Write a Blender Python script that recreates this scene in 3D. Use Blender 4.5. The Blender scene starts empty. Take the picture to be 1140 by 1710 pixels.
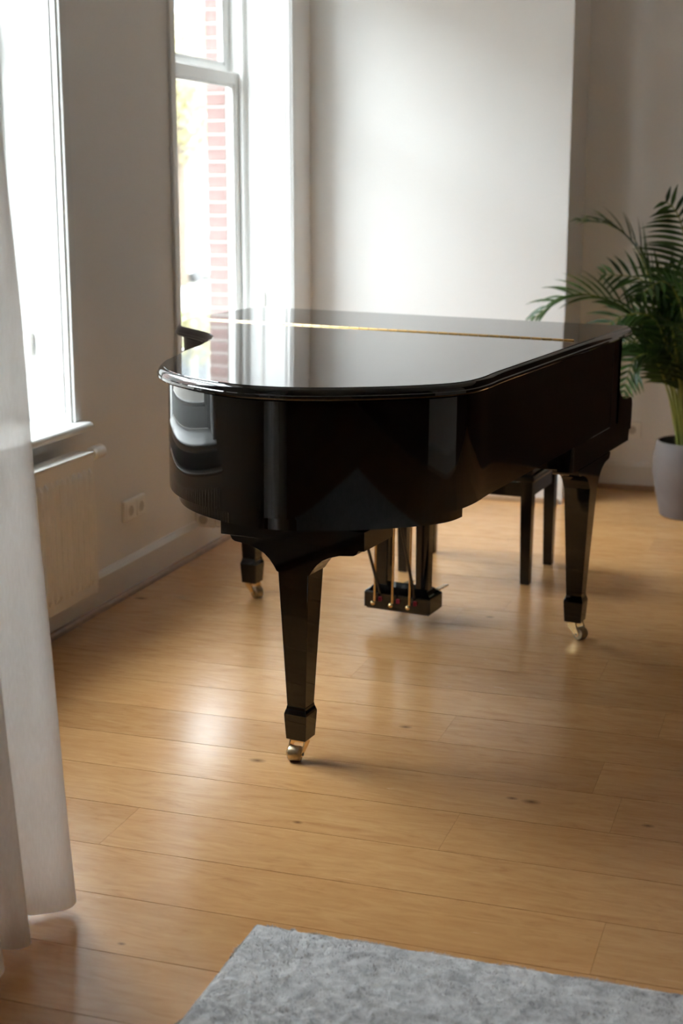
import bpy, bmesh, math, random
from mathutils import Vector, Matrix
random.seed(7)
S = bpy.context.scene
COL = S.collection

# ------------------------------------------------------------------ camera
F_PX, PITCH, YAW, CAM_H = 2440.0, math.atan(545 / 2440.0), math.radians(18.3), 1.475
fw = Vector((-math.sin(YAW) * math.cos(PITCH), math.cos(YAW) * math.cos(PITCH), -math.sin(PITCH)))
rt = Vector((math.cos(YAW), math.sin(YAW), 0)); up = rt.cross(fw)
cam_d = bpy.data.cameras.new('camera'); cam = bpy.data.objects.new('camera', cam_d); COL.objects.link(cam)
cam_d.sensor_fit = 'VERTICAL'; cam_d.sensor_height = 36.0; cam_d.lens = F_PX / 1710 * 36.0
cam_d.clip_start = 0.05; cam_d.clip_end = 300
m = Matrix((rt, up, -fw)).transposed().to_4x4(); m.translation = (0, 0, CAM_H); cam.matrix_world = m
cam_d.dof.use_dof = True; cam_d.dof.focus_distance = 3.62; cam_d.dof.aperture_fstop = 3.2
S.camera = cam

# ------------------------------------------------------------------ sky, exposure
world = bpy.data.worlds.new('overcast_sky'); S.world = world; world.use_nodes = True
bg = world.node_tree.nodes['Background']
bg.inputs['Color'].default_value = (0.865, 0.945, 1.0, 1); bg.inputs['Strength'].default_value = 1.0
S.view_settings.view_transform = 'Standard'; S.view_settings.look = 'None'
S.view_settings.gamma = 1.0; S.view_settings.use_curve_mapping = False
S.view_settings.exposure = 4.52
S.cycles.use_denoising = True
S.cycles.max_bounces = 12; S.cycles.diffuse_bounces = 6; S.cycles.glossy_bounces = 5; S.cycles.transparent_max_bounces = 16
S.cycles.sample_clamp_indirect = 8.0
S.cycles.caustics_reflective = False; S.cycles.caustics_refractive = False

# room numbers (metres)
WX = -2.40                       # window wall, inner face
OPEN = [(3.09, 4.36), (5.24, 6.51)]   # window openings along y
SILL_Z, HEAD_Z, CEIL = 0.693, 2.78, 3.08
BX, BY, RY = -1.155, 6.785, 7.24  # end of the bright back wall, its face, the recess face
XR, YN = 2.7, -4.2               # right wall, wall behind the camera

# ------------------------------------------------------------------ helpers
def link(o, parent=None):
    COL.objects.link(o)
    if parent is not None: o.parent = parent
    return o
def mesh_obj(name, verts, faces, mat, parent=None, smooth=False, bevel=0, seg=2):
    me = bpy.data.meshes.new(name); me.from_pydata([tuple(v) for v in verts], [], faces); me.update()
    if bevel or True:
        bm = bmesh.new(); bm.from_mesh(me)
        bmesh.ops.recalc_face_normals(bm, faces=bm.faces)
        if bevel:
            ed = [e for e in bm.edges if len(e.link_faces) == 2 and e.calc_face_angle(0) > 0.5]
            bmesh.ops.bevel(bm, geom=ed, offset=bevel, segments=seg, profile=0.5, affect='EDGES', clamp_overlap=True)
        bm.to_mesh(me); bm.free()
    if smooth:
        me.shade_smooth(); me.set_sharp_from_angle(angle=math.radians(35))
    if mat: me.materials.append(mat)
    o = bpy.data.objects.new(name, me)
    return link(o, parent)
class G:
    """collects primitives, then becomes ONE mesh object"""
    def __init__(s): s.v = []; s.f = []
    def add(s, v, f):
        n = len(s.v); s.v += [Vector(p) for p in v]; s.f += [[i + n for i in q] for q in f]; return s
    def box(s, x0, x1, y0, y1, z0, z1):
        return s.add([(x0, y0, z0), (x1, y0, z0), (x1, y1, z0), (x0, y1, z0), (x0, y0, z1), (x1, y0, z1), (x1, y1, z1), (x0, y1, z1)],
                     [[0, 3, 2, 1], [4, 5, 6, 7], [0, 1, 5, 4], [1, 2, 6, 5], [2, 3, 7, 6], [3, 0, 4, 7]])
    def rings(s, rings, cap=True, closed=True):
        n = len(rings[0]); v = [p for r in rings for p in r]; f = []
        for i in range(len(rings) - 1):
            for j in range(n if closed else n - 1):
                k = (j + 1) % n; f.append([i * n + j, i * n + k, (i + 1) * n + k, (i + 1) * n + j])
        if cap: f.append(list(range(n))[::-1]); f.append([(len(rings) - 1) * n + j for j in range(n)])
        return s.add(v, f)
    def tube(s, pts, r, n=10):
        pts = [Vector(p) for p in pts]; R = r if isinstance(r, (list, tuple)) else [r] * len(pts); rings = []
        t0 = (pts[1] - pts[0]).normalized(); a = t0.orthogonal().normalized()
        for i, p in enumerate(pts):
            t = (pts[min(i + 1, len(pts) - 1)] - pts[max(i - 1, 0)]).normalized()
            a = (a - t * a.dot(t)).normalized(); b = t.cross(a)
            rings.append([p + (a * math.cos(2 * math.pi * k / n) + b * math.sin(2 * math.pi * k / n)) * R[i] for k in range(n)])
        return s.rings(rings)
    def lathe(s, prof, n=32, c=(0, 0, 0)):
        return s.rings([[(c[0] + r * math.cos(2 * math.pi * k / n), c[1] + r * math.sin(2 * math.pi * k / n), c[2] + z) for k in range(n)] for r, z in prof])
    def prism(s, poly, axis, a, b):
        def P(u, w, t): return {'x': (t, u, w), 'y': (u, t, w), 'z': (u, w, t)}[axis]
        return s.rings([[P(u, w, a) for u, w in poly], [P(u, w, b) for u, w in poly]])
    def xform(s, M): s.v = [M @ p for p in s.v]; return s
    def build(s, name, mat, parent=None, smooth=False, bevel=0, seg=2): return mesh_obj(name, s.v, s.f, mat, parent, smooth, bevel, seg)
def tag(o, label=None, cat=None, group=None, kind=None):
    for k, v in (('label', label), ('category', cat), ('group', group), ('kind', kind)):
        if v: o[k] = v
    return o
def empty(name, loc, label, cat, group=None):
    o = bpy.data.objects.new(name, None); o.empty_display_size = 0.1; link(o); o.location = loc
    return tag(o, label, cat, group)
def catmull(P, n=6, closed=False):
    out = []; L = len(P)
    for i in range(L if closed else L - 1):
        p0, p1, p2, p3 = [Vector(P[(i + k) % L]) if closed else Vector(P[max(0, min(L - 1, i + k))]) for k in (-1, 0, 1, 2)]
        for j in range(n):
            t = j / n
            out.append(0.5 * ((2 * p1) + (p2 - p0) * t + (2 * p0 - 5 * p1 + 4 * p2 - p3) * t * t + (3 * p1 - p0 - 3 * p2 + p3) * t ** 3))
    if not closed: out.append(Vector(P[-1]))
    return out

# ------------------------------------------------------------------ materials
class NT:
    def __init__(s, name):
        s.m = bpy.data.materials.new(name); s.m.use_nodes = True; s.t = s.m.node_tree; s.n = s.t.nodes; s.b = s.n['Principled BSDF']; s.out = s.n['Material Output']
    def node(s, typ, **kw):
        n = s.n.new(typ)
        for k, v in kw.items():
            if k in n.inputs: s.set(n.inputs[k], v)
            else: setattr(n, k, v)
        return n
    def set(s, inp, v):
        if isinstance(v, bpy.types.NodeSocket): s.t.links.new(v, inp)
        else: inp.default_value = v
    def math(s, op, a, b=0.0, c=None, clamp=False):
        n = s.n.new('ShaderNodeMath'); n.operation = op; n.use_clamp = clamp; s.set(n.inputs[0], a); s.set(n.inputs[1], b)
        if c is not None: s.set(n.inputs[2], c)
        return n.outputs[0]
    def vmath(s, op, a, b=(0, 0, 0)):
        n = s.n.new('ShaderNodeVectorMath'); n.operation = op; s.set(n.inputs[0], a); s.set(n.inputs[1], b)
        return n.outputs['Value'] if op in ('LENGTH', 'DISTANCE', 'DOT_PRODUCT') else n.outputs[0]
    def ramp(s, fac, stops):
        n = s.n.new('ShaderNodeValToRGB'); s.set(n.inputs[0], fac); e = n.color_ramp.elements
        while len(e) < len(stops): e.new(0.5)
        for el, (p, c) in zip(e, stops): el.position = p; el.color = (*c, 1) if len(c) == 3 else c
        return n.outputs[0]
    def mix(s, fac, a, b, mode='MIX'):
        n = s.n.new('ShaderNodeMix'); n.data_type = 'RGBA'; n.blend_type = mode; s.set(n.inputs[0], fac)
        for i, v in ((6, a), (7, b)): s.set(n.inputs[i], (*v, 1) if isinstance(v, tuple) and len(v) == 3 else v)
        return n.outputs[2]
    def noise(s, vec, scale, detail=4, rough=0.5, dist=0.0):
        n = s.n.new('ShaderNodeTexNoise'); s.set(n.inputs['Vector'], vec); n.inputs['Scale'].default_value = scale
        n.inputs['Detail'].default_value = detail; n.inputs['Roughness'].default_value = rough; n.inputs['Distortion'].default_value = dist
        return n.outputs[0]
    def bump(s, h, strength, dist=0.01):
        n = s.n.new('ShaderNodeBump'); n.inputs['Strength'].default_value = strength; n.inputs['Distance'].default_value = dist
        s.set(n.inputs['Height'], h); s.set(s.b.inputs['Normal'], n.outputs[0])
    def p(s, **kw):
        for k, v in kw.items():
            k = {'color': 'Base Color', 'rough': 'Roughness', 'metal': 'Metallic', 'ior': 'IOR', 'spec': 'Specular IOR Level', 'coat': 'Coat Weight', 'coatr': 'Coat Roughness'}.get(k, k)
            s.set(s.b.inputs[k], (*v, 1) if isinstance(v, tuple) and len(v) == 3 and s.b.inputs[k].type == 'RGBA' else v)
        return s
    def coord(s, which='Object'): return s.n.new('ShaderNodeTexCoord').outputs[which]
    def pos(s): return s.n.new('ShaderNodeNewGeometry').outputs['Position']
def plain(name, color, rough=0.5, var=0.06, scale=30, bump=0.0, **kw):
    t = NT(name); nz = t.noise(t.coord(), scale)
    lo = tuple(c * (1 - var) for c in color); hi = tuple(min(1, c * (1 + var)) for c in color)
    t.p(color=t.ramp(nz, [(0.3, lo), (0.7, hi)]), rough=rough, **kw)
    if bump: t.bump(nz, bump)
    return t.m

M = {}
M['wall'] = plain('plaster_white', (0.87, 0.86, 0.84), 0.75, 0.012, 2.5, 0.0)
M['ceil'] = plain('ceiling_white', (0.90, 0.89, 0.87), 0.9, 0.01, 3)
M['wall_brown'] = plain('dark_brown_wall', (0.085, 0.048, 0.032), 0.7, 0.1, 3)
M['paint'] = plain('window_paint', (0.82, 0.82, 0.805), 0.32, 0.012, 6)
M['base'] = plain('baseboard_paint', (0.78, 0.76, 0.725), 0.4, 0.015, 6)
M['radiator'] = plain('radiator_enamel', (0.88, 0.86, 0.825), 0.35, 0.01, 8)
M['plastic'] = plain('socket_plastic', (0.90, 0.88, 0.84), 0.35, 0.01, 8)
M['plastic_in'] = plain('socket_recess', (0.55, 0.52, 0.47), 0.45, 0.02, 20)
M['lacquer'] = plain('black_piano_lacquer', (0.0035, 0.0033, 0.0035), 0.03, 0.1, 3, ior=1.53)
M['satin'] = plain('black_satin_wood', (0.008, 0.0075, 0.007), 0.22, 0.15, 15)
M['leather'] = plain('black_bench_lacquer', (0.008, 0.0075, 0.0075), 0.12, 0.1, 15)
M['brass'] = plain('polished_brass', (0.74, 0.54, 0.27), 0.25, 0.12, 60, metal=1.0)
M['brass_old'] = plain('worn_brass', (0.42, 0.33, 0.21), 0.38, 0.25, 90, metal=1.0)
M['rubber'] = plain('black_rubber', (0.01, 0.01, 0.01), 0.5, 0.1, 20)
M['red'] = plain('red_felt', (0.22, 0.008, 0.03), 0.9, 0.1, 100)
M['pot'] = plain('grey_fibreclay', (0.135, 0.117, 0.112), 0.62, 0.12, 9, 0.05)
M['soil'] = plain('dark_soil', (0.03, 0.018, 0.014), 0.95, 0.4, 60, 0.5)
M['brick'] = plain('red_brick', (0.19, 0.105, 0.095), 0.9, 0.2, 18, 0.2)
M['mortar'] = plain('pale_mortar', (0.42, 0.40, 0.37), 0.95, 0.06, 40)
M['subfloor'] = plain('floor_gap_dark', (0.10, 0.042, 0.018), 0.8, 0.1, 20)
M['render_cream'] = plain('weathered_cream_render', (0.15, 0.135, 0.11), 0.9, 0.05, 1)
M['render_white'] = plain('weathered_grey_render', (0.17, 0.165, 0.155), 0.9, 0.04, 1)
M['brick_far'] = plain('far_brown_brick', (0.26, 0.15, 0.12), 0.9, 0.12, 2)
M['roof'] = plain('slate_roof', (0.12, 0.12, 0.13), 0.7, 0.1, 3)
M['far_glass'] = plain('far_window_glass', (0.03, 0.036, 0.04), 0.35, 0.05, 2, spec=0.15)
M['street'] = plain('street_paving', (0.20, 0.185, 0.165), 0.9, 0.08, 1.2)
M['car_white'] = plain('white_car_paint', (0.8, 0.81, 0.82), 0.2, 0.01, 3)
M['car_blue'] = plain('blue_car_stripe', (0.05, 0.16, 0.42), 0.3, 0.03, 3)
M['bark'] = plain('tree_bark', (0.12, 0.09, 0.065), 0.9, 0.2, 10)
M['hedge'] = plain('hedge_green', (0.16, 0.20, 0.07), 0.8, 0.3, 12)
M['leaf_far'] = plain('yellow_green_foliage', (0.20, 0.18, 0.075), 0.7, 0.3, 3)

def make_oak(name, moulding=False):
    t = NT(name); oc = t.coord(); rnd = t.node('ShaderNodeObjectInfo').outputs['Random']
    off = t.node('ShaderNodeCombineXYZ', X=t.math('MULTIPLY', rnd, 37.0), Y=t.math('MULTIPLY', rnd, 91.0), Z=0.0).outputs[0]
    base = t.vmath('ADD', oc, off)
    v1 = t.vmath('MULTIPLY', base, (1.1, 9.0, 3.0)); v2 = t.vmath('MULTIPLY', base, (9.0, 110.0, 5.0)); v3 = t.vmath('MULTIPLY', base, (0.9, 3.2, 1.0))
    big = t.noise(v3, 2.0, 3, 0.5, 0.8)
    # cathedral figure: contour lines of a stretched noise field
    fld = t.noise(v1, 1.1, 2, 0.45, 0.7); cath = t.math('PINGPONG', t.math('MULTIPLY', fld, 9.0), 0.5); cath = t.math('MULTIPLY', cath, 2.0)
    fine = t.noise(v2, 0.9, 4, 0.65, 0.6)
    soft = t.noise(t.vmath('MULTIPLY', base, (7.0, 24.0, 3.0)), 1.3, 4, 0.6, 1.2)
    g = t.math('ADD', t.math('ADD', t.math('MULTIPLY', cath, 0.14), t.math('MULTIPLY', fine, 0.14)), t.math('MULTIPLY', soft, 0.72))
    col = t.ramp(g, [(0.28, (0.55, 0.268, 0.102)), (0.42, (0.63, 0.33, 0.130)), (0.56, (0.675, 0.368, 0.150)), (0.75, (0.72, 0.415, 0.180))])
    col = t.mix(t.math('MULTIPLY', t.math('SUBTRACT', big, 0.42, clamp=True), 0.9), col, (0.54, 0.25, 0.085))
    # plank-to-plank tone
    col = t.mix(1.0, col, t.ramp(rnd, [(0.0, (0.86, 0.84, 0.81)), (0.35, (1.0, 0.985, 0.96)), (0.7, (0.93, 0.93, 0.93)), (1.0, (1.10, 1.10, 1.09))]), 'MULTIPLY')
    # knots: measured ones plus sparse random ones
    pos = t.pos(); kn = None
    for (kx, ky, r) in [(-0.657, 3.326, .011), (-0.608, 3.320, .017), (-1.111, 3.029, .010), (-1.342, 3.355, .017), (-1.039, 3.712, .014), (-2.316, 4.663, .02), (-1.25, 2.383, .007), (-0.32, 3.27, .012), (-1.05, 4.83, .012)]:
        d = t.vmath('LENGTH', t.vmath('MULTIPLY', t.vmath('SUBTRACT', pos, (kx, ky, 0)), (0.62 / r, 1.0 / r, 0)))
        k = t.math('SUBTRACT', 1.25, t.math('ADD', d, t.math('MULTIPLY', fine, 0.5)), clamp=True)
        kn = k if kn is None else t.math('MAXIMUM', kn, k)
    col = t.mix(t.math('MULTIPLY', kn, 0.8), col, (0.09, 0.035, 0.014))
    t.p(color=col, rough=t.math('ADD', 0.18, t.math('MULTIPLY', fine, 0.13)), ior=1.62)
    t.bump(g, 0.035, 0.002)
    return t.m
M['oak'] = make_oak('oak_planks')
M['oak_trim'] = plain('oak_quarter_round', (0.36, 0.21, 0.105), 0.45, 0.12, 25)

t = NT('grey_rug_pile'); v = t.pos()
a = t.noise(v, 38, 4, 0.6, 0.6); b_ = t.noise(v, 9, 2, 0.5); c_ = t.noise(v, 400, 2)
mixv = t.math('ADD', t.math('ADD', t.math('MULTIPLY', a, 0.6), t.math('MULTIPLY', b_, 0.25)), t.math('MULTIPLY', c_, 0.15))
t.p(color=t.ramp(mixv, [(0.34, (0.36, 0.355, 0.36)), (0.5, (0.62, 0.61, 0.612)), (0.66, (0.86, 0.85, 0.85))]), rough=0.95, spec=0.1)
t.set(t.b.inputs['Sheen Weight'], 0.3)
M['rug'] = t.m

def make_leaf(name, dark, light):
    t = NT(name); rnd = t.node('ShaderNodeObjectInfo').outputs['Random']; nz = t.noise(t.coord(), 9)
    f = t.math('ADD', t.math('MULTIPLY', nz, 0.5), t.math('MULTIPLY', rnd, 0.5))
    col = t.ramp(f, [(0.25, dark), (0.75, light)])
    t.p(color=col, rough=0.38)
    tr = t.node('ShaderNodeBsdfTranslucent'); t.set(tr.inputs[0], col)
    mx = t.node('ShaderNodeMixShader'); mx.inputs[0].default_value = 0.22
    t.t.links.new(t.b.outputs[0], mx.inputs[1]); t.t.links.new(tr.outputs[0], mx.inputs[2]); t.t.links.new(mx.outputs[0], t.out.inputs[0])
    return t.m
M['frond'] = make_leaf('palm_leaflet_green', (0.015, 0.038, 0.007), (0.05, 0.108, 0.018))
M['cane'] = plain('palm_cane_yellow_green', (0.20, 0.22, 0.045), 0.5, 0.35, 12)

t = NT('sheer_curtain'); uv = t.pos(); wv = t.noise(t.vmath('MULTIPLY', uv, (60, 60, 6)), 6, 3)
col = t.ramp(wv, [(0.3, (0.80, 0.765, 0.73)), (0.7, (0.87, 0.84, 0.81))])
d = t.node('ShaderNodeBsdfDiffuse'); tr = t.node('ShaderNodeBsdfTranslucent'); tp = t.node('ShaderNodeBsdfTransparent')
t.set(d.inputs[0], col); t.set(tr.inputs[0], col); tp.inputs[0].default_value = (0.98, 0.96, 0.94, 1)
m1 = t.node('ShaderNodeMixShader'); m1.inputs[0].default_value = 0.5; t.t.links.new(d.outputs[0], m1.inputs[1]); t.t.links.new(tr.outputs[0], m1.inputs[2])
m2 = t.node('ShaderNodeMixShader'); m2.inputs[0].default_value = 0.30; t.t.links.new(m1.outputs[0], m2.inputs[1]); t.t.links.new(tp.outputs[0], m2.inputs[2])
t.t.links.new(m2.outputs[0], t.out.inputs[0]); M['sheer'] = t.m

t = NT('window_glass'); fr = t.node('ShaderNodeFresnel')
bf = t.node('ShaderNodeNewGeometry').outputs['Backfacing']; t.set(fr.inputs[0], t.math('SUBTRACT', 1.45, t.math('MULTIPLY', bf, 1.45 - 1 / 1.45)))
tp = t.node('ShaderNodeBsdfTransparent'); gl = t.node('ShaderNodeBsdfGlossy'); gl.inputs['Roughness'].default_value = 0.0
nzc = t.ramp(t.noise(t.coord(), 2), [(0, (0.955, 0.965, 0.96)), (1, (0.965, 0.975, 0.97))]); t.set(tp.inputs[0], nzc)
mx = t.node('ShaderNodeMixShader'); t.t.links.new(fr.outputs[0], mx.inputs[0]); t.t.links.new(tp.outputs[0], mx.inputs[1]); t.t.links.new(gl.outputs[0], mx.inputs[2])
t.t.links.new(mx.outputs[0], t.out.inputs[0]); M['glass'] = t.m

# ------------------------------------------------------------------ the room
def struct(o): o['kind'] = 'structure'; return o
floor = struct(G().box(WX - 0.4, XR + 0.2, YN - 0.2, RY + 0.2, -0.16, -0.014).build('floor', M['subfloor']))
PW, Y0 = 0.2142, 2.559
fixed = {0: [-0.346], 1: [-1.504], 2: [-0.757], 3: [-0.40], 4: [-0.474], 5: [-0.9265], 6: [-2.1], 7: [-1.317], 8: [-0.586]}
rp = random.Random(3)
row = math.floor((YN - Y0) / PW)
while Y0 + row * PW < RY:
    ya, yb = Y0 + row * PW, min(Y0 + (row + 1) * PW, RY)
    x = fixed[row][0] if row in fixed else rp.uniform(-2.2, -0.2)
    cuts = [x]
    while cuts[0] > WX: cuts.insert(0, cuts[0] - rp.uniform(1.55, 2.0))
    while cuts[-1] < XR: cuts.append(cuts[-1] + rp.uniform(1.55, 2.0))
    cuts[0] = WX; cuts[-1] = XR
    if len(cuts) > 2 and cuts[1] - cuts[0] < 0.3: cuts.pop(1)
    if len(cuts) > 2 and cuts[-1] - cuts[-2] < 0.3: cuts.pop(-2)
    for xa, xb in zip(cuts, cuts[1:]):
        if xb - xa < 0.05: continue
        cx, cy = (xa + xb) / 2, (ya + yb) / 2; hx, hy = (xb - xa) / 2 - 0.0003, (yb - ya) / 2 - 0.0010
        p = G().box(-hx, hx, -hy, hy, -0.014, 0).build('plank', M['oak'], floor)
        p.location = (cx, cy, 0)
    row += 1

def wall_with_openings(name, x0, x1, y0, y1, z0, z1, opens, mat):
    g = G(); y = y0
    for a, b, za, zb in opens:
        g.box(x0, x1, y, a, z0, z1); g.box(x0, x1, a, b, z0, za); g.box(x0, x1, a, b, zb, z1); y = b
    g.box(x0, x1, y, y1, z0, z1)
    return struct(g.build(name, mat))
wall_left = wall_with_openings('wall_left', WX - 0.30, WX, YN, RY + 0.2, 0, CEIL, [(a, b, SILL_Z - 0.03, HEAD_Z) for a, b in OPEN], M['wall'])
wall_facade = wall_with_openings('wall_facade', WX - 0.395, WX - 0.305, YN, RY + 3.0, -1.1, CEIL + 3, [(a + 0.04, b - 0.04, SILL_Z - 0.06, HEAD_Z) for a, b in OPEN], M['mortar'])
struct(G().box(WX, BX, BY, RY + 0.2, 0, CEIL).build('wall_back', M['wall']))
struct(G().box(BX, 0.15, RY, RY + 0.2, 0, CEIL).build('wall_recess', M['wall']))
struct(G().box(0.15, XR + 0.2, RY, RY + 0.2, 0, CEIL).build('wall_recess_panelled', M['wall_brown']))
struct(G().box(XR, XR + 0.2, 2.2, 4.9, 0, CEIL).build('wall_right', M['wall']))
struct(G().box(XR, XR + 0.2, 4.9, RY, 0, CEIL).build('wall_right_dimming', M['wall_brown']))  # unseen stretch, brown added to dim the bounce onto the recess wall
struct(G().box(XR, XR + 0.2, YN - 0.2, 2.2, 0, CEIL).build('wall_right_panelled', M['wall_brown']))
struct(G().box(WX - 0.30, XR, YN - 0.2, YN, 0, CEIL).build('wall_front', M['wall']))
struct(G().box(WX - 0.3, XR + 0.2, YN - 0.2, RY + 0.2, CEIL, CEIL + 0.15).build('ceiling', M['ceil']))
# baseboards (sloped top) with oak quarter-round
def baseboard(name, axis, face, sgn, a, b, h=0.135):
    prof = [(face, 0), (face, h), (face + sgn * 0.006, h), (face + sgn * 0.018, h - 0.02), (face + sgn * 0.018, 0)]
    g = G()
    if axis == 'y': g.rings([[(u, a, w) for u, w in prof], [(u, b, w) for u, w in prof]])
    else: g.rings([[(a, u, w) for u, w in prof], [(b, u, w) for u, w in prof]])
    o = struct(g.build(name, M['base']))
    f2 = face + sgn * 0.018; q = [(f2, 0)] + [(f2 + sgn * 0.018 * math.cos(k * math.pi / 12), 0.022 * math.sin(k * math.pi / 12)) for k in range(7)]
    g = G()
    if axis == 'y': g.rings([[(u, a, w) for u, w in q], [(u, b, w) for u, w in q]])
    else: g.rings([[(a, u, w) for u, w in q], [(b, u, w) for u, w in q]])
    g.build('quarter_round', M['oak_trim'], o, smooth=True)
    return o
baseboard('baseboard_left', 'y', WX, 1, YN, BY)
baseboard('baseboard_back', 'x', BY, -1, WX + 0.02, BX)
baseboard('baseboard_return', 'y', BX, 1, BY - 0.018, RY)
baseboard('baseboard_recess', 'x', RY, -1, BX + 0.02, 0.15)
baseboard('baseboard_right', 'y', XR, -1, 2.2, 4.9)
baseboard('baseboard_front', 'x', YN, 1, WX + 0.02, XR)

# brick jambs of the facade, each brick its own piece
def brick_mesh(l):
    o = G().box(-0.047, 0.047, 0, l, -0.0255, 0.0255).build('brick', M['brick'], None, bevel=0.003, seg=1); return o
protos = {}
for (yj, sg) in ((OPEN[1][1] - 0.045, 1), (OPEN[1][0] + 0.045, -1), (OPEN[0][1] - 0.045, 1)):
    z = SILL_Z - 0.03; i = 0
    while z < HEAD_Z - 0.03:
        l = 0.20 if i % 2 else 0.10
        if l not in protos: protos[l] = b = brick_mesh(l)
        else: b = protos[l].copy(); COL.objects.link(b)
        b.parent = wall_facade; b.location = (WX - 0.352, yj, z + 0.031); b.scale = (1.0, sg, 1)
        z += 0.0615; i += 1

# windows: panelled linings, two sashes, glass
def window(name, a, b):
    root = bpy.data.objects.new(name, None); link(root); root.location = (WX, (a + b) / 2, SILL_Z); struct(root)
    hy = (b - a) / 2; H = HEAD_Z - SILL_Z; P = M['paint']
    for s in (-1, 1):
        y = s * hy
        # lining with a raised panel and a corner bead
        g = G().box(-0.235, -0.001, min(y, y - s * 0.008), max(y, y - s * 0.008), 0, H)
        g.build('lining', P, root)
        g = G().box(-0.165, -0.02, min(y - s * 0.008, y - s * 0.013), max(y - s * 0.008, y - s * 0.013), 0.03, H - 0.03); g.build('lining_panel', P, root, bevel=0.003)
        # box frame
        G().box(-0.33, -0.21, min(y, y - s * 0.03), max(y, y - s * 0.03), 0, H).build('box_frame', P, root, bevel=0.002)
        G().box(-0.235, -0.215, min(y - s * 0.03, y - s * 0.042), max(y - s * 0.03, y - s * 0.042), 0, H).build('stop_bead', P, root, bevel=0.002)
    G().box(-0.33, -0.001, -hy, hy, H - 0.03, H).build('head', P, root)
    zi = 1.285          # meeting rails
    def sash(x0, x1, z0, z1, bot, top, nm):
        sh = bpy.data.objects.new(nm, None); link(sh, root); w = hy - 0.031; st = 0.052
        def fr(y0, y1, za, zb, n):
            G().box(x0, x1, y0, y1, za, zb).build(n, P, sh, bevel=0.004)
        fr(-w, -w + st, z0, z1, 'stile'); fr(w - st, w, z0, z1, 'stile')
        fr(-w + st, w - st, z0, z0 + bot, 'rail'); fr(-w + st, w - st, z1 - top, z1, 'rail')
        xm = (x0 + x1) / 2
        for (y0, y1, za, zb) in ((-w + st, -w + st + 0.012, z0 + bot, z1 - top), (w - st - 0.012, w - st, z0 + bot, z1 - top), (-w + st, w - st, z0 + bot, z0 + bot + 0.012), (-w + st, w - st, z1 - top - 0.012, z1 - top)):
            G().box(xm - 0.012, xm + 0.012, y0, y1, za, zb).build('glazing_bead', P, sh, bevel=0.002)
        G().box(xm - 0.002, xm + 0.002, -w + st, w - st, z0 + bot, z1 - top).build('pane', M['glass'], sh)
    sash(-0.275, -0.238, 0.0, zi, 0.075, 0.055, 'lower_sash')
    sash(-0.32, -0.283, zi + 0.0, H - 0.03, 0.035, 0.06, 'upper_sash')
    return root
wins = []
for i, (a, b) in enumerate(OPEN):
    w = window('window_%d' % (i + 1), a, b); wins.append(w)
    # inner sill with rounded nose
    hy = (b - a) / 2; r = 0.0145
    prof = [(-0.24, -0.03), (0.044, -0.03)] + [(0.044 + r * math.sin(k * math.pi / 8), -0.0155 - r * math.cos(k * math.pi / 8)) for k in range(1, 8)] + [(0.044, -0.001), (-0.24, -0.001)]
    def ext(y0, y1, xmin): return G().prism([(max(u, xmin), w_) for u, w_ in prof], 'y', y0, y1)
    g = ext(-hy, hy, -0.24); g.add(*(lambda q: (q.v, q.f))(ext(-hy - 0.04, -hy, 0.001))); g.add(*(lambda q: (q.v, q.f))(ext(hy, hy + 0.04, 0.001)))
    g.build('sill', M['paint'], w, smooth=True)
    # architrave
    for k, (y0, y1) in enumerate(((a - 0.045, a), (b, b + 0.045))):
        struct(G().box(WX, WX + 0.012, y0, y1, SILL_Z, HEAD_Z + 0.045).build('trim_%d' % (3 * i + k + 1), M['paint'], bevel=0.004))
    struct(G().box(WX, WX + 0.012, a, b, HEAD_Z, HEAD_Z + 0.045).build('trim_%d' % (3 * i + 3), M['paint'], bevel=0.003))
# blind cords with their winders on the far linings
for (a, b), lab in zip(OPEN, ('thin white blind cord on the lining of the window above the radiator', 'thin white blind cord on the lining of the window behind the piano')):
    e = empty('blind_cord', (WX - 0.142, b - 0.02, SILL_Z), lab, 'blind cord', 'blind cords')
    G().tube([(-0.012, -0.004, 2.05), (-0.004, -0.004, 1.0), (0, -0.004, 0.26)], 0.0018, 6).build('cord', M['plastic'], e)
    G().tube([(0.012, -0.004, 2.05), (0.006, -0.004, 1.0), (0.004, -0.004, 0.26)], 0.0018, 6).build('cord', M['plastic'], e)
    G().box(-0.016, 0.016, -0.014, 0.005, 0.225, 0.3).build('winder', M['plastic'], e, bevel=0.004)

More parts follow.
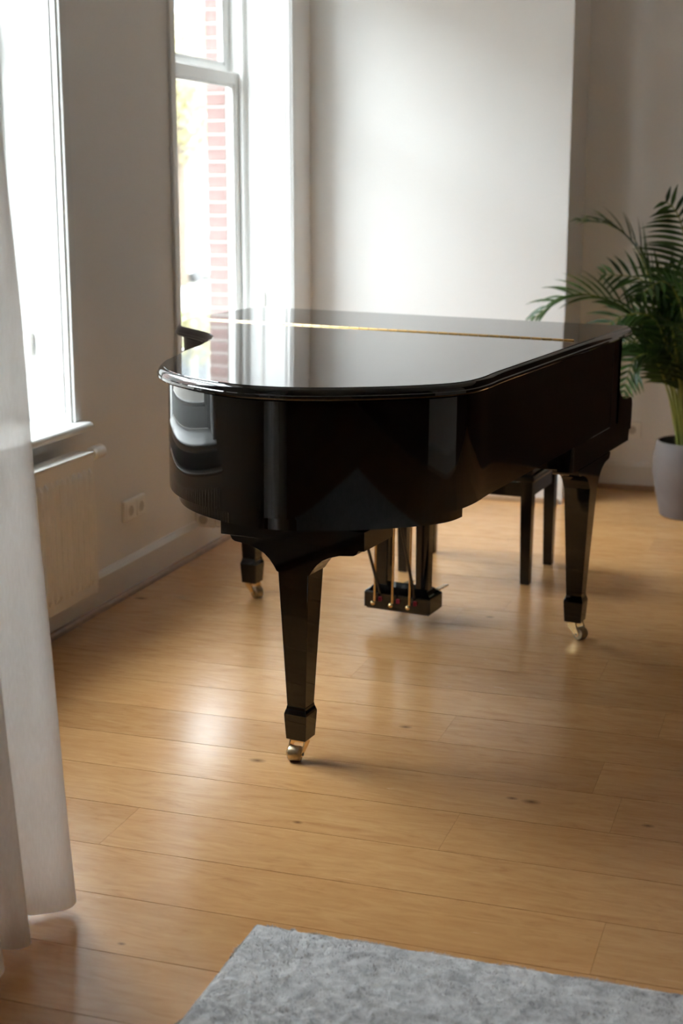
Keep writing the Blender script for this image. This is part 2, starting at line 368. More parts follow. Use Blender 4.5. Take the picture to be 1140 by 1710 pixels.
# ------------------------------------------------------------------ grand piano
PR = math.radians(-7.3); TA, TB = -0.010, 0.006; C0 = Vector((-1.4, 4.5, 0))
nz = Vector((-TA, -TB, 1)).normalized(); ex = Vector((math.cos(PR), math.sin(PR), 0)); ex = (ex - nz * ex.dot(nz)).normalized(); ey = nz.cross(ex)
piano = empty('grand_piano', (0, 0, 0), 'glossy black grand piano with closed lid standing on oak floor', 'piano')
mp = Matrix((ex, ey, nz)).transposed().to_4x4(); mp.translation = C0; piano.matrix_world = mp
def floor_z(x, y):  # local z of the room floor under a local point
    w = C0 + ex * x + ey * y; return -w.z / nz.z
LAC = M['lacquer']; ZL = 1.02; HY = 0.05
tail = [(0.708, -0.74), (0.712, -0.85), (0.699, -0.95), (0.655, -1.03), (0.56, -1.128), (0.44, -1.215), (0.335, -1.258), (0.21, -1.266), (0.06, -1.214), (-0.05, -1.143), (-0.135, -1.048),
        (-0.178, -0.97), (-0.207, -0.88), (-0.233, -0.80), (-0.255, -0.735), (-0.285, -0.61), (-0.305, -0.55), (-0.326, -0.487), (-0.350, -0.424), (-0.393, -0.358), (-0.450, -0.301), (-0.518, -0.250), (-0.572, -0.213), (-0.615, -0.178), (-0.655, -0.125), (-0.690, -0.05), (-0.715, 0.03)]
def outline(yb, rc=0.03):
    P = [(0.708, yb - rc), (0.708, HY), (0.708, -0.35), (0.708, -0.6)]
    c = catmull([(0.708, -0.6)] + tail + [(-0.728, HY + 0.03), (-0.742, 0.2), (-0.745, 0.33)], 5)[:-1]
    P += [tuple(p) for p in c[1:]]
    iL = min(range(len(P)), key=lambda i: abs(P[i][1] - HY) + (10 if P[i][0] > 0 else 0))
    P[iL] = (P[iL][0], HY)
    P += [(-0.745, 0.36), (-0.745, yb - rc)]
    P += [(-0.745 + rc - rc * math.cos(k * math.pi / 8), yb - rc + rc * math.sin(k * math.pi / 8)) for k in range(1, 5)]
    P += [(0.708 - rc + rc * math.sin(k * math.pi / 8), yb - rc + rc * math.cos(k * math.pi / 8)) for k in range(0, 4)]
    return P, 1, iL
def inset(P, d):
    n = len(P); out = []
    for i in range(n):
        a, b = Vector(P[i - 1]), Vector(P[(i + 1) % n]); t = (b - a)
        # prefer local normals averaged from both edges
        e1 = (Vector(P[i]) - a); e2 = (b - Vector(P[i])); e1 = e1.normalized() if e1.length > 1e-9 else e1; e2 = e2.normalized() if e2.length > 1e-9 else e2
        n1 = Vector((-e1.y, e1.x)); n2 = Vector((-e2.y, e2.x)); nn = (n1 + n2); nn = nn.normalized() if nn.length > 1e-6 else n1
        c = max(0.5, nn.dot(n1)); out.append(Vector(P[i]) - nn * (d / c))
    return out
LIDP, iR, iL = outline(0.595)
PROF = [(0.012, ZL - 0.031), (0.003, ZL - 0.030), (0.0, ZL - 0.026), (0.0, ZL - 0.020), (0.003, ZL - 0.018), (0.004, ZL - 0.0135), (0.008, ZL - 0.007), (0.0135, ZL - 0.0025), (0.015, ZL - 0.0022), (0.0165, ZL)]
lid_rings = [[(p.x, p.y, z) for p in inset(LIDP, d)] for d, z in PROF]
g = G(); g.rings([[(x, min(y, HY - 0.0006) if k in (0, iL - iR) else y, z) for k, (x, y, z) in enumerate(r[iR:iL + 1])] for r in lid_rings])
g.build('lid', LAC, piano, smooth=True)
g = G(); g.rings([[(x, max(y, HY + 0.0006), z) for (x, y, z) in (r[iL:] + r[:iR + 1])] for r in lid_rings])
g.build('lid_flap', LAC, piano, smooth=True)
# brass piano hinge
hinge = G().box(-0.647, 0.661, HY - 0.0075, HY + 0.0075, ZL, ZL + 0.0008).build('lid_hinge', M['brass'], piano)
proto = G().tube([(-0.0158, 0, 0), (0.0158, 0, 0)], 0.0026, 8).build('knuckle', M['brass'], hinge, smooth=True)
nk = 38
for k in range(nk):
    o = proto if k == 0 else proto.copy()
    if k: COL.objects.link(o)
    o.parent = hinge; o.location = (-0.647 + (k + 0.5) * 1.308 / nk, HY, ZL + 0.0018)
# rim: bent case wall
RIMP, _, _ = outline(0.554, 0.02)
rim_in = inset(RIMP, 0.028)
RB = 0.695
g = G(); g.rings([[(p.x, p.y, z) for p in inset(RIMP, 0.028 + d)] for d, z in ((0.0, RB), (0.0, RB + 0.01), (0.0, ZL - 0.038), (0.004, ZL - 0.034))])
g.build('rim', LAC, piano, smooth=True)
g = G(); g.rings([[(p.x, p.y, z) for p in inset(RIMP, 0.05)] for z in (ZL - 0.034, ZL - 0.031)]); g.build('lid_felt', M['rubber'], piano)
# bottom board under the tail
TB_ = [p for p in inset(RIMP, 0.052)]
tb = [p for p in TB_ if p.y < -0.86]
g = G(); g.rings([[(p.x, p.y, z) for p in tb] for z in (0.661, 0.664, RB)]); g.build('bottom_board', LAC, piano, smooth=True)
# under-frame beams
for (p0, p1) in (((-0.32, -0.2), (0.1, -0.95)), ((0.05, 0.0), (0.2, -0.95)), ((0.5, 0.0), (0.35, -0.95))):
    d = (Vector(p1) - Vector(p0)).normalized(); n = Vector((-d.y, d.x)) * 0.035; q = [Vector(p0) + n, Vector(p0) - n, Vector(p1) - n, Vector(p1) + n]
    g = G(); g.rings([[(c.x, c.y, z) for c in q] for z in (RB - 0.035, RB + 0.001)]); g.build('beam', M['satin'], piano)
# key bed, arms, key slip, fallboard
KB = 0.611; XRr, XLl = 0.6788, -0.7158
G().box(XLl + 0.03, XRr - 0.03, 0.04, 0.67, KB + 0.004, RB + 0.001).build('key_bed', LAC, piano, bevel=0.003)
arm = [(0.032, KB), (0.688, KB), (0.697, KB + 0.037), (0.718, KB + 0.037), (0.720, 0.738), (0.712, 0.756), (0.697, 0.764), (0.64, 0.765), (0.605, 0.768), (0.585, 0.776), (0.562, 0.793), (0.545, 0.812), (0.533, 0.835), (0.525, 0.865), (0.523, 0.89), (0.527, 0.93), (0.529, ZL - 0.034), (0.44, ZL - 0.034), (0.44, RB - 0.0005), (0.032, RB - 0.0005)]
for (x0, x1) in ((XRr - 0.05, XRr + 0.0024), (XLl - 0.0024, XLl + 0.05)):
    G().prism(arm, 'x', x0, x1).build('arm', LAC, piano, bevel=0.001, seg=1)
G().box(XLl + 0.05, XRr - 0.05, 0.655, 0.69, KB + 0.037, 0.73).build('key_slip', LAC, piano, bevel=0.003)
fb = [(0.43, 0.70), (0.60, 0.70), (0.60, 0.722), (0.555, 0.745), (0.515, 0.79), (0.497, 0.85), (0.488, 0.93), (0.43, 0.93)]
G().prism(fb, 'x', XLl + 0.05, XRr - 0.05).build('fallboard', LAC, piano, bevel=0.003)
# little bumpers between rim and lid on the straight side
for y in (-0.36, 0.02):
    G().box(XRr, XRr + 0.012, y - 0.012, y + 0.012, ZL - 0.036, ZL - 0.030).build('lid_bumper', M['brass_old'], piano)

def ring_sq(s, z, cx=0, cy=0): return [(cx - s, cy - s, z), (cx + s, cy - s, z), (cx + s, cy + s, z), (cx - s, cy + s, z)]
def leg(cx, cy, along, caster_dir, wheel_off):
    zf = floor_z(cx, cy)
    body = G().rings([ring_sq(s, z, cx, cy) for s, z in ((0.0265, 0.150 + zf), (0.0435, 0.527))])
    L = body.build('leg', LAC, piano, bevel=0.0025)
    st = [(0.0275, 0.060), (0.0285, 0.062), (0.0325, 0.126), (0.0325, 0.131), (0.0305, 0.138), (0.028, 0.145), (0.0268, 0.153)]
    G().rings([ring_sq(s, z + zf, cx, cy) for s, z in st]).build('foot_block', LAC, L, bevel=0.0015)
    half = [(0.044, 0.524), (0.047, 0.526), (0.056, 0.540), (0.068, 0.555), (0.083, 0.568), (0.104, 0.578), (0.130, 0.586), (0.168, 0.590), (0.176, 0.594), (0.181, 0.603), (0.185, 0.6105)]
    poly = [(u, z) for u, z in half] + [(-u, z) for u, z in half[::-1]]
    g = G()
    if along == 'x': g.prism([(cx - 0.0 + u, z) for u, z in poly], 'y', cy - 0.0437, cy + 0.0437)
    else: g.prism([(cy + u, z) for u, z in poly], 'x', cx - 0.0437, cx + 0.0437)
    g.build('corbel', LAC, L)
    if along == 'x':
        G().box(cx - 0.203, cx + 0.203, cy - 0.055, cy + 0.12, 0.608, 0.657).build('mounting_plate', LAC, L, bevel=0.0006, seg=1)
    # brass caster
    wx, wy = wheel_off; ca, sa = math.cos(caster_dir), math.sin(caster_dir); wz = 0.0215 + floor_z(wx, wy)
    ax = Vector((ca, sa, 0)); f_ = Vector((wx - cx, wy - cy, 0))
    c = Vector((wx, wy, wz)); w2 = 0.0165
    G().tube([c - ax * w2, c - ax * (w2 - 0.002), c - ax * (w2 - 0.004), c + ax * (w2 - 0.004), c + ax * (w2 - 0.002), c + ax * w2], [0.0185, 0.0205, 0.0213, 0.0213, 0.0205, 0.0185], 28).build('caster_wheel', M['brass_old'], L, smooth=True)
    G().tube([c - ax * 0.0235, c + ax * 0.0235], 0.0045, 10).build('axle', M['brass_old'], L, smooth=True)
    top = Vector((cx, cy, 0.060 + zf)); g = G()
    G().rings([ring_sq(0.022, 0.0565 + zf, cx, cy), ring_sq(0.022, 0.0605 + zf, cx, cy)]).build('caster_plate', M['brass'], L, bevel=0.001, seg=1)
    up_ = Vector((0, 0, 1))
    for s in (-1, 1):
        a0 = c + ax * (s * 0.0195); b0 = top + ax * (s * 0.0195) - up_ * 0.004
        d = (b0 - a0).normalized(); n = ax.cross(d).normalized(); t_ = ax * 0.0018
        q = [a0 - n * 0.005 - d * 0.007, a0 + n * 0.005 - d * 0.007, a0 + n * 0.0085 - d * 0.001, a0 + n * 0.011 + d * 0.012, b0 + n * 0.019, b0 - n * 0.019, a0 - n * 0.011 + d * 0.012, a0 - n * 0.0085 - d * 0.001]
        g.rings([[p - t_ for p in q], [p + t_ for p in q]])
    g.rings([[top + ax * (sx * 0.0213) + ax.cross(up_) * (sy * 0.019) - up_ * 0.0075 for sx, sy in ((-1, -1), (1, -1), (1, 1), (-1, 1))], [top + ax * (sx * 0.0213) + ax.cross(up_) * (sy * 0.019) - up_ * 0.003 for sx, sy in ((-1, -1), (1, -1), (1, 1), (-1, 1))]])
    g.build('caster_fork', M['brass'], L)
leg(0.298, -1.066, 'x', math.radians(8), (0.293, -1.088))
leg(0.640, 0.268, 'y', math.radians(68), (0.664, 0.258))
leg(-0.568, 0.235, 'y', math.radians(62), (-0.548, 0.236))

# pedal lyre
lx0, lx1, ly0, ly1 = -0.061, 0.183, 0.112, 0.223; lf = floor_z(0.06, 0.17)
lyre = G().rings([[(x, y, z + lf) for x, y in ((lx0 + i, ly0 + i), (lx1 - i, ly0 + i), (lx1 - i, ly1 - i), (lx0 + i, ly1 - i))] for i, z in ((0.006, 0.056), (0.006, 0.062), (0.0, 0.062), (0.0, 0.115), (0.004, 0.121), (0.012, 0.124), (0.022, 0.136))]).build('pedal_box', LAC, piano, bevel=0.0015, seg=1)
for x in (-0.012, 0.137):
    G().rings([[(x - a_, 0.165 - 0.02, z), (x + a_, 0.165 - 0.02, z), (x + a_, 0.165 + 0.02, z), (x - a_, 0.165 + 0.02, z)] for a_, z in ((0.0225, 0.134 + lf), (0.027, KB + 0.006))]).build('lyre_post', LAC, lyre, bevel=0.002)
for k, x in enumerate((-0.013, 0.053, 0.116)):
    G().tube([(x, 0.092, 0.090 + lf), (x + 0.004, 0.092, RB)], 0.0042, 10).build('pedal_rod', M['brass'], lyre, smooth=True)
    bm_ = G().lathe([(0.0005, -0.0085), (0.005, -0.007), (0.008, -0.003), (0.0085, 0.0), (0.008, 0.003), (0.005, 0.007), (0.0005, 0.0085)], 14, (x - 0.004, 0.088, 0.086 + lf)); bm_.build('rod_ball', M['brass'], lyre, smooth=True)
    G().box(x + 0.008, x + 0.019, 0.1045, 0.1125, 0.089 + lf, 0.104 + lf).build('felt_pad', M['red'], lyre, bevel=0.001, seg=1)
    g = G(); g.rings([[(x + s * 0.006, y, z + lf), (x + s * 0.006 + 0.0, y, z + 0.006 + lf)][::1] if False else [(x + 0.012 - 0.010, y, z + lf), (x + 0.012 + 0.010, y, z + lf), (x + 0.012 + 0.010, y, z + 0.006 + lf), (x + 0.012 - 0.010, y, z + 0.006 + lf)] for s, y, z in ((1, 0.2225, 0.088), (1, 0.32, 0.090), (1, 0.40, 0.086))])
    g.build('pedal', M['brass'], lyre, bevel=0.002)
for (a_, b_2) in (((0.0, 0.108, 0.118 + lf), (-0.028, -0.17, RB)), ((0.128, 0.108, 0.118 + lf), (0.11, -0.12, RB))):
    G().tube([a_, b_2], 0.0055, 10).build('lyre_brace', M['satin'], lyre, smooth=True)

# ------------------------------------------------------------------ piano bench
B = empty('piano_bench', (-1.251, 5.483, 0), 'black wooden piano bench with square tapered legs behind the piano', 'bench')
B.rotation_euler = (0, 0, math.radians(-4.9)); bw, bd = 0.247, 0.161
for sx in (-1, 1):
    for sy in (-1, 1):
        G().rings([[(sx * bw + u * s, sy * bd + v_ * s, z) for u, v_ in ((-1, -1), (1, -1), (1, 1), (-1, 1))] for s, z in ((0.0165, 0.0), (0.0175, 0.004), (0.023, 0.40))]).build('leg', M['leather'], B, bevel=0.001, seg=1)
for s in (-1, 1):
    G().box(-bw + 0.02, bw - 0.02, s * bd - 0.01 + s * 0.006, s * bd + 0.01 + s * 0.006, 0.338, 0.392).build('apron', M['leather'], B, bevel=0.002)
    G().box(s * bw - 0.01 + s * 0.006, s * bw + 0.01 + s * 0.006, -bd + 0.02, bd - 0.02, 0.338, 0.392).build('apron', M['leather'], B, bevel=0.002)
G().box(-bw - 0.03, bw + 0.03, -bd - 0.03, bd + 0.03, 0.398, 0.42).build('seat_board', M['leather'], B, bevel=0.004)
G().box(-bw - 0.02, bw + 0.02, -bd - 0.02, bd + 0.02, 0.418, 0.455).build('seat_cushion', M['satin'], B, bevel=0.012, seg=4)

# ------------------------------------------------------------------ radiator
R = empty('panel_radiator', (WX, 3.7, 0), 'white ribbed panel radiator under the window left of the piano', 'radiator')
ya, yb, x0, x1, z0, z1 = -0.72, 0.605, 0.035, 0.110, 0.120, 0.600
G().box(x1 - 0.018, x1 - 0.006, ya, yb, z0, z1).build('front_panel', M['radiator'], R, bevel=0.004)
G().box(x0, x0 + 0.012, ya, yb, z0, z1).build('back_panel', M['radiator'], R, bevel=0.004)
G().box(x0, x1 - 0.004, ya, yb, z1, z1 + 0.008).build('top_grille', M['radiator'], R, bevel=0.002)
for s, y in (('a', ya), ('b', yb)):
    G().box(x0, x1 - 0.006, y - 0.002, y + 0.002, z0 + 0.005, z1).build('side_panel', M['radiator'], R)
proto = None; pitch = 0.0365; y = yb - 0.036
while y > ya + 0.03:
    if proto is None:
        rr = []
        for z, w, h in ((z0 + 0.036, 0.006, 0.0), (z0 + 0.056, 0.0125, 0.011), (z1 - 0.06, 0.0125, 0.011), (z1 - 0.04, 0.006, 0.0)):
            rr.append([(0, -w, z), (h, -w * 0.5, z), (h, w * 0.5, z), (0, w, z)])
        o = proto = G().rings(rr).build('rib', M['radiator'], R)
    else: o = proto.copy(); COL.objects.link(o); o.parent = R
    o.location = (x1 - 0.0065, y, 0); y -= pitch
G().tube([(0.07, yb + 0.002, 0.588), (0.07, yb + 0.055, 0.588)], 0.009, 12).build('valve_pipe', M['radiator'], R, smooth=True)
G().tube([(0.07, yb + 0.05, 0.590), (0.07, yb + 0.056, 0.590), (0.07, yb + 0.115, 0.590), (0.07, yb + 0.123, 0.590)], [0.016, 0.0235, 0.0235, 0.018], 14).build('valve_head', M['plastic'], R, smooth=True)

# ------------------------------------------------------------------ sockets
def recess_disc(axis, c, r, d, mat, parent):
    n = 24; v = Vector(axis).normalized(); a_ = v.orthogonal().normalized(); b_ = v.cross(a_); c = Vector(c)
    def ringp(rad, off): return [c + v * off + (a_ * math.cos(2 * math.pi * k / n) + b_ * math.sin(2 * math.pi * k / n)) * rad for k in range(n)]
    G().rings([ringp(r, 0.0), ringp(r + 0.0035, 0.0015), ringp(r + 0.0035, 0.003), ringp(r + 0.0005, 0.003)], cap=False).build('socket_ring', mat, parent, smooth=True)
    g = G().rings([ringp(r, 0.0008), ringp(r, 0.0002)]); return g.build('socket_well', M['plastic_in'], parent)
s1 = empty('wall_socket', (WX, 4.783, 0.308), 'white double wall socket between the radiator and the piano', 'wall socket')
G().box(0.0, 0.014, -0.086, 0.086, -0.04, 0.04).build('frame', M['plastic'], s1, bevel=0.005, seg=3)
for y in (-0.043, 0.043):
    G().box(0.0135, 0.0165, y - 0.032, y + 0.032, -0.031, 0.031).build('insert', M['plastic'], s1, bevel=0.0015)
    recess_disc((1, 0, 0), (0.0165, y, 0), 0.0195, 0.01, M['plastic'], s1)
s2 = empty('surface_socket', (WX, 5.35, 0.155), 'white surface-mounted socket box low on the window wall behind the piano', 'wall socket')
G().box(0.0, 0.088, 0.0, 0.085, -0.044, 0.044).build('housing', M['plastic'], s2, bevel=0.005, seg=3)
recess_disc((0, -1, 0), (0.035, 0.0, -0.012), 0.0195, 0.01, M['plastic'], s2)
G().box(0.088, 0.108, 0.01, 0.06, -0.042, 0.02).build('plug', M['plastic'], s2, bevel=0.004)
s3 = empty('wall_socket', (-0.878, RY, 0.296), 'white square wall socket on the recess wall beside the potted palm', 'wall socket')
G().box(-0.045, 0.045, -0.012, 0.0, -0.042, 0.042).build('frame', M['plastic'], s3, bevel=0.004)
recess_disc((0, -1, 0), (0.0, -0.012, 0), 0.0195, 0.01, M['plastic'], s3)

# ------------------------------------------------------------------ sheer curtain
hem = [(-1.60, 2.46), (-1.54, 2.44), (-1.482, 2.455), (-1.472, 2.478), (-1.451, 2.495), (-1.425, 2.495), (-1.404, 2.480), (-1.390, 2.458), (-1.389, 2.433), (-1.402, 2.412), (-1.425, 2.395), (-1.452, 2.378), (-1.49, 2.37), (-1.515, 2.34), (-1.49, 2.312), (-1.44, 2.305), (-1.405, 2.295), (-1.392, 2.276), (-1.399, 2.257), (-1.425, 2.244), (-1.47, 2.243), (-1.51, 2.225), (-1.49, 2.205), (-1.44, 2.20), (-1.40, 2.19), (-1.384, 2.155), (-1.40, 2.12)]
y = 2.12
while y > 1.2:
    for dx, dy in ((-0.09, 0.02), (-0.12, 0.05), (-0.06, 0.07), (0.0, 0.09), (0.015, 0.12), (-0.02, 0.15)): hem.append((-1.40 + dx, y - dy))
    y -= 0.15
path = catmull([(x, y_) for x, y_ in hem], 4)
ymin = path[-1].y; ZT = 2.82
def cur(p, z):
    k = (z - 0.03) / (ZT - 0.03)
    # upwards the folds draw together a little and the edge leans towards the camera
    yy = p.y - 0.150 * (k / 0.64) ** 0.9 * 1.0 if k > 0 else p.y
    yy = yy + (p.y - 2.48) * 0.05 * k
    xx = -1.43 + (p.x + 1.43) * (1 - 0.25 * k)
    w = 0.006 * math.sin(9 * z + 14 * p.y) * k
    return (xx + w, yy, z)
zs = [0.03 + (ZT - 0.03) * i / 40 for i in range(41)]
C = empty('sheer_curtain', (-1.43, 2.0, 0), 'long off-white sheer curtain hanging in folds at the left', 'curtain')
g = G(); g.rings([[Vector(cur(p, z)) - Vector((-1.43, 2.0, 0)) for p in path] for z in zs], cap=False, closed=False); g.build('drape', M['sheer'], C, smooth=True)
g = G(); g.rings([[Vector(cur(p, z)) - Vector((-1.4285, 2.0005, 0)) for p in path] for z in (0.031, 0.075)], cap=False, closed=False); g.build('hem', M['sheer'], C, smooth=True)
tr_ = empty('curtain_track', (-1.43, 1.7, CEIL), 'white ceiling curtain track above the sheer curtain', 'curtain track')
G().box(-0.012, 0.012, -0.95, 0.95, -0.025, 0.0).build('rail', M['paint'], tr_, bevel=0.002)
for k in range(12):
    G().box(-0.003, 0.003, -0.62 + k * 0.105, -0.612 + k * 0.105, -0.26, -0.025).build('glider', M['plastic'], tr_)

# ------------------------------------------------------------------ rug
rx0, rx1, ry0, ry1 = -1.018, 1.45, 0.45, 2.522
rug = empty('rug', (rx0, ry1, 0), 'light grey plush rug lying on the oak floor in front', 'rug')
G().box(0, rx1 - rx0, ry0 - ry1, 0, 0.0005, 0.007).build('backing', M['rug'], rug)
from mathutils import noise as mn
vx, vy = rx1 - rx0, ry1 - ry0
xs = [i * 0.006 for i in range(176)] + [1.056 + i * 0.06 for i in range(int((vx - 1.056) / 0.06) + 1)] + [vx]
ys = [-i * 0.006 for i in range(95)] + [-0.57 - i * 0.06 for i in range(int((vy - 0.57) / 0.06) + 1)] + [-vy]
V = []; Fc = []
def pile_h(x, y):
    e = min(x, -y, vx - x, vy + y); ed = min(1, max(0, e / 0.012))
    n = mn.noise(Vector((x * 60, y * 60, 0))) * 0.0032 + mn.noise(Vector((x * 140, y * 140, 3))) * 0.0022
    return 0.006 + ed ** 0.5 * 0.011 + n * ed
for y in ys:
    for x in xs: V.append((x, y, pile_h(x, y)))
nx_ = len(xs)
for j in range(len(ys) - 1):
    for i in range(nx_ - 1): Fc.append([j * nx_ + i, j * nx_ + i + 1, (j + 1) * nx_ + i + 1, (j + 1) * nx_ + i])
mesh_obj('pile_base', V, Fc, M['rug'], rug, smooth=True)
V = []; Fc = []; rr = random.Random(5)
for i in range(60000):
    x = rr.uniform(-0.002, 1.0); y = rr.uniform(-0.52, 0.002) 
    if rr.random() < 0.08: (x, y) = (rr.uniform(-0.003, 0.004), y) if rr.random() < 0.4 else (x, rr.uniform(-0.004, 0.003))
    z = pile_h(max(0, x), min(0, y)) - 0.004
    th = mn.noise(Vector((x * 14, y * 14, 9))) * 6.0 + rr.uniform(-0.7, 0.7); L = rr.uniform(0.006, 0.011); lean = rr.uniform(0.2, 0.9) * L; w = 0.0009
    dx, dy = math.cos(th), math.sin(th); k = len(V)
    V += [(x - dy * w, y + dx * w, z), (x + dy * w, y - dx * w, z), (x + dx * lean, y + dy * lean, z + L * 0.8)]; Fc.append([k, k + 1, k + 2])
me = bpy.data.meshes.new('pile'); me.from_pydata(V, [], Fc); me.materials.append(M['rug']); o = link(bpy.data.objects.new('pile', me), rug); o['kind'] = 'stuff'

# ------------------------------------------------------------------ potted palm
PX, PY = -0.545, 6.70
palm = empty('potted_palm', (PX, PY, 0), 'bushy green palm in a tall grey tapered pot by the recess wall', 'potted plant')
prof = [(0.118, 0.0), (0.128, 0.006), (0.150, 0.10), (0.168, 0.20), (0.170, 0.25), (0.163, 0.31), (0.155, 0.345), (0.149, 0.348), (0.146, 0.343), (0.150, 0.30), (0.140, 0.285)]
G().lathe(prof, 48).build('pot', M['pot'], palm, smooth=True)
G().lathe([(0.001, 0.30), (0.08, 0.303), (0.149, 0.30)], 32).build('soil', M['soil'], palm, smooth=True)
G().box(-0.115, -0.07, -0.10, -0.06, 0.30, 0.318).build('plant_label', M['red'], palm, bevel=0.003)
# fronds are given by points (x, y, z) relative to the pot base
FR = [  # big ones seen in front, leaflets built one by one
    ([(-0.02, 0.0, 0.31), (-0.03, -0.03, 0.80), (-0.045, -0.06, 1.10), (-0.070, -0.09, 1.26), (-0.105, -0.11, 1.36), (-0.150, -0.12, 1.405)], 0.25, 23),
    ([(-0.04, 0.02, 0.31), (-0.13, -0.04, 0.80), (-0.22, -0.10, 1.10), (-0.29, -0.13, 1.235), (-0.39, -0.15, 1.31), (-0.51, -0.16, 1.325)], 0.21, 17),
    ([(-0.05, -0.02, 0.31), (-0.11, -0.06, 0.62), (-0.25, -0.12, 0.89), (-0.39, -0.15, 0.985), (-0.55, -0.18, 1.00), (-0.69, -0.20, 0.905)], 0.22, 17),
    ([(-0.05, -0.05, 0.31), (-0.10, -0.10, 0.56), (-0.17, -0.18, 0.74), (-0.245, -0.24, 0.73), (-0.275, -0.28, 0.60)], 0.17, 14),
    ([(-0.02, 0.03, 0.31), (-0.05, 0.0, 0.70), (-0.12, -0.04, 0.97), (-0.25, -0.08, 1.07), (-0.40, -0.10, 1.09)], 0.21, 16),
    ([(0.03, -0.02, 0.31), (0.03, -0.04, 0.80), (0.03, -0.08, 1.0), (0.06, -0.12, 1.16)], 0.22, 16),
    ([(-0.03, -0.03, 0.31), (-0.10, -0.10, 0.68), (-0.17, -0.17, 0.90), (-0.30, -0.24, 0.92), (-0.41, -0.28, 0.82)], 0.20, 15),
    ([(0.0, -0.04, 0.31), (-0.02, -0.12, 0.70), (-0.06, -0.24, 0.98), (-0.12, -0.36, 1.08), (-0.19, -0.46, 1.04)], 0.22, 16),
    ([(0.02, -0.05, 0.31), (0.05, -0.14, 0.65), (0.06, -0.28, 0.85), (0.05, -0.42, 0.86)], 0.20, 14),
]
rb = random.Random(21)
BACK = []
for k in range(20):
    a = rb.uniform(-1.9, 2.6) if k % 3 else rb.uniform(1.5, 4.2); h = rb.uniform(0.55, 1.0); r = rb.uniform(0.22, 0.5)
    if math.sin(a) > 0: r *= 0.8
    ca, sa = math.cos(a), math.sin(a)
    BACK.append(([(ca * .03, sa * .03, 0.31), (ca * r * .25, sa * r * .25, 0.31 + h * .45), (ca * r * .6, sa * r * .6, 0.31 + h * .8), (ca * r, sa * r, 0.31 + h * rb.uniform(.72, 1.0))], 0.22, 18))
    if RY - PY < sa * r + 0.12: BACK.pop()
for (cx_, ang, hh) in ((-0.10, 2.4, 0.55), (-0.06, 3.0, 0.62), (-0.02, 3.6, 0.70), (-0.08, 4.0, 0.5), (0.0, 4.4, 0.6)):
    ca, sa = math.cos(ang), math.sin(ang)
    BACK.append(([(ca * .02, sa * .02, .31), (ca * .07, sa * .07, .31 + hh * .55), (ca * .17, sa * .15, .31 + hh * .9), (ca * .30, sa * .26, .31 + hh * .95)], 0.20, 18))
def leaflet_geo(P0, tan, side, nrm, L, w, rg):
    """one drooping strip leaflet, thin but folded along its midrib"""
    d0 = (tan * 0.72 + side * 0.78 + nrm * rg.uniform(0.05, 0.25)).normalized(); V = []; F_ = []; p = Vector(P0); d = d0.copy(); n = 6
    for i in range(n + 1):
        u = i / n; ww = w * (0.35 + 1.5 * u) if u < 0.3 else w * max(0.03, 0.8 * (1 - ((u - 0.3) / 0.7) ** 1.6) + 0.03)
        s = d.cross(nrm); s = s.normalized() if s.length > 1e-4 else side; fold = nrm * (ww * 0.35)
        V += [p - s * ww + fold, p, p + s * ww + fold]
        p = p + d * (L / n); d = (d + Vector((0, 0, -0.11 * (0.5 + u)))).normalized()
    for i in range(n):
        for j in (0, 1): a = i * 3 + j; F_.append([a, a + 1, a + 4, a + 3])
    return V, F_
rg = random.Random(4)
def frond(pts, LL, npair, split, face=None, spread=(0.72, 0.78), u0=0.38):
    path = catmull([Vector(p) for p in pts], 8); N = len(path)
    g = G(); g.tube(path, [0.0075 * (1 - 0.85 * (i / (N - 1)) ** 0.7) + 0.0008 for i in range(N)], 6)
    ro = g.build('frond', M['cane'], palm, smooth=True)
    joined = G(); cum = [0.0]
    for i in range(N - 1): cum.append(cum[-1] + (path[i + 1] - path[i]).length)
    for k in range(npair):
        u = (u0 + 0.08 + (0.92 - u0) * (k / (npair - 1))) * cum[-1]; i = max(j for j in range(N - 1) if cum[j] <= u + 1e-9); p = path[i].lerp(path[i + 1], (u - cum[i]) / max(1e-6, cum[i + 1] - cum[i])); t_ = (path[i + 1] - path[i]).normalized()
        if face: sd = Vector(face).cross(t_)
        else:
            sd = t_.cross(Vector((0, 0, 1)))
            if sd.length < 0.25: sd = t_.cross(Vector((0.5, -1, 0.2)))
        sd.normalize(); nr = sd.cross(t_).normalized()
        if face and nr.dot(Vector(face)) < 0: nr = -nr
        for s in (-1, 1):
            L = LL * (0.22 + 0.98 * math.sin(math.pi * (0.22 + 0.74 * (k / (npair - 1))))) * rg.uniform(0.88, 1.1) * 0.85
            tt = (t_ + Vector((rg.uniform(-.1, .1), rg.uniform(-.1, .1), rg.uniform(-.1, .1)))).normalized()
            v_, f2 = leaflet_geo(p, tt * spread[0] / 0.72, sd * s * spread[1] / 0.78, nr, L, 0.0115, rg)
            v_ = [Vector((q.x, min(q.y, RY - PY - 0.02), q.z)) for q in v_]
            if split: mesh_obj('leaflet', v_, f2, M['frond'], ro, smooth=True)
            else: joined.add(v_, f2)
    if not split: o = joined.build('leaflets', M['frond'], ro, smooth=True); o['kind'] = 'stuff'
FACES = [(0.1, -1, 0.25), (0.2, -0.25, 1.0), (0.15, -0.45, 0.9), (0.0, -0.6, 0.7), (0.2, -0.8, 0.6), (-0.1, -1, 0.2), (0.2, -0.6, 0.8), (0.2, -0.5, 0.9), (0, -0.5, 0.9)]
for k, f_ in enumerate(FR): frond(*f_, True, FACES[k], (0.55, 0.9) if k in (0, 5) else (0.85, 0.55) if k in (1, 2) else (0.72, 0.78))
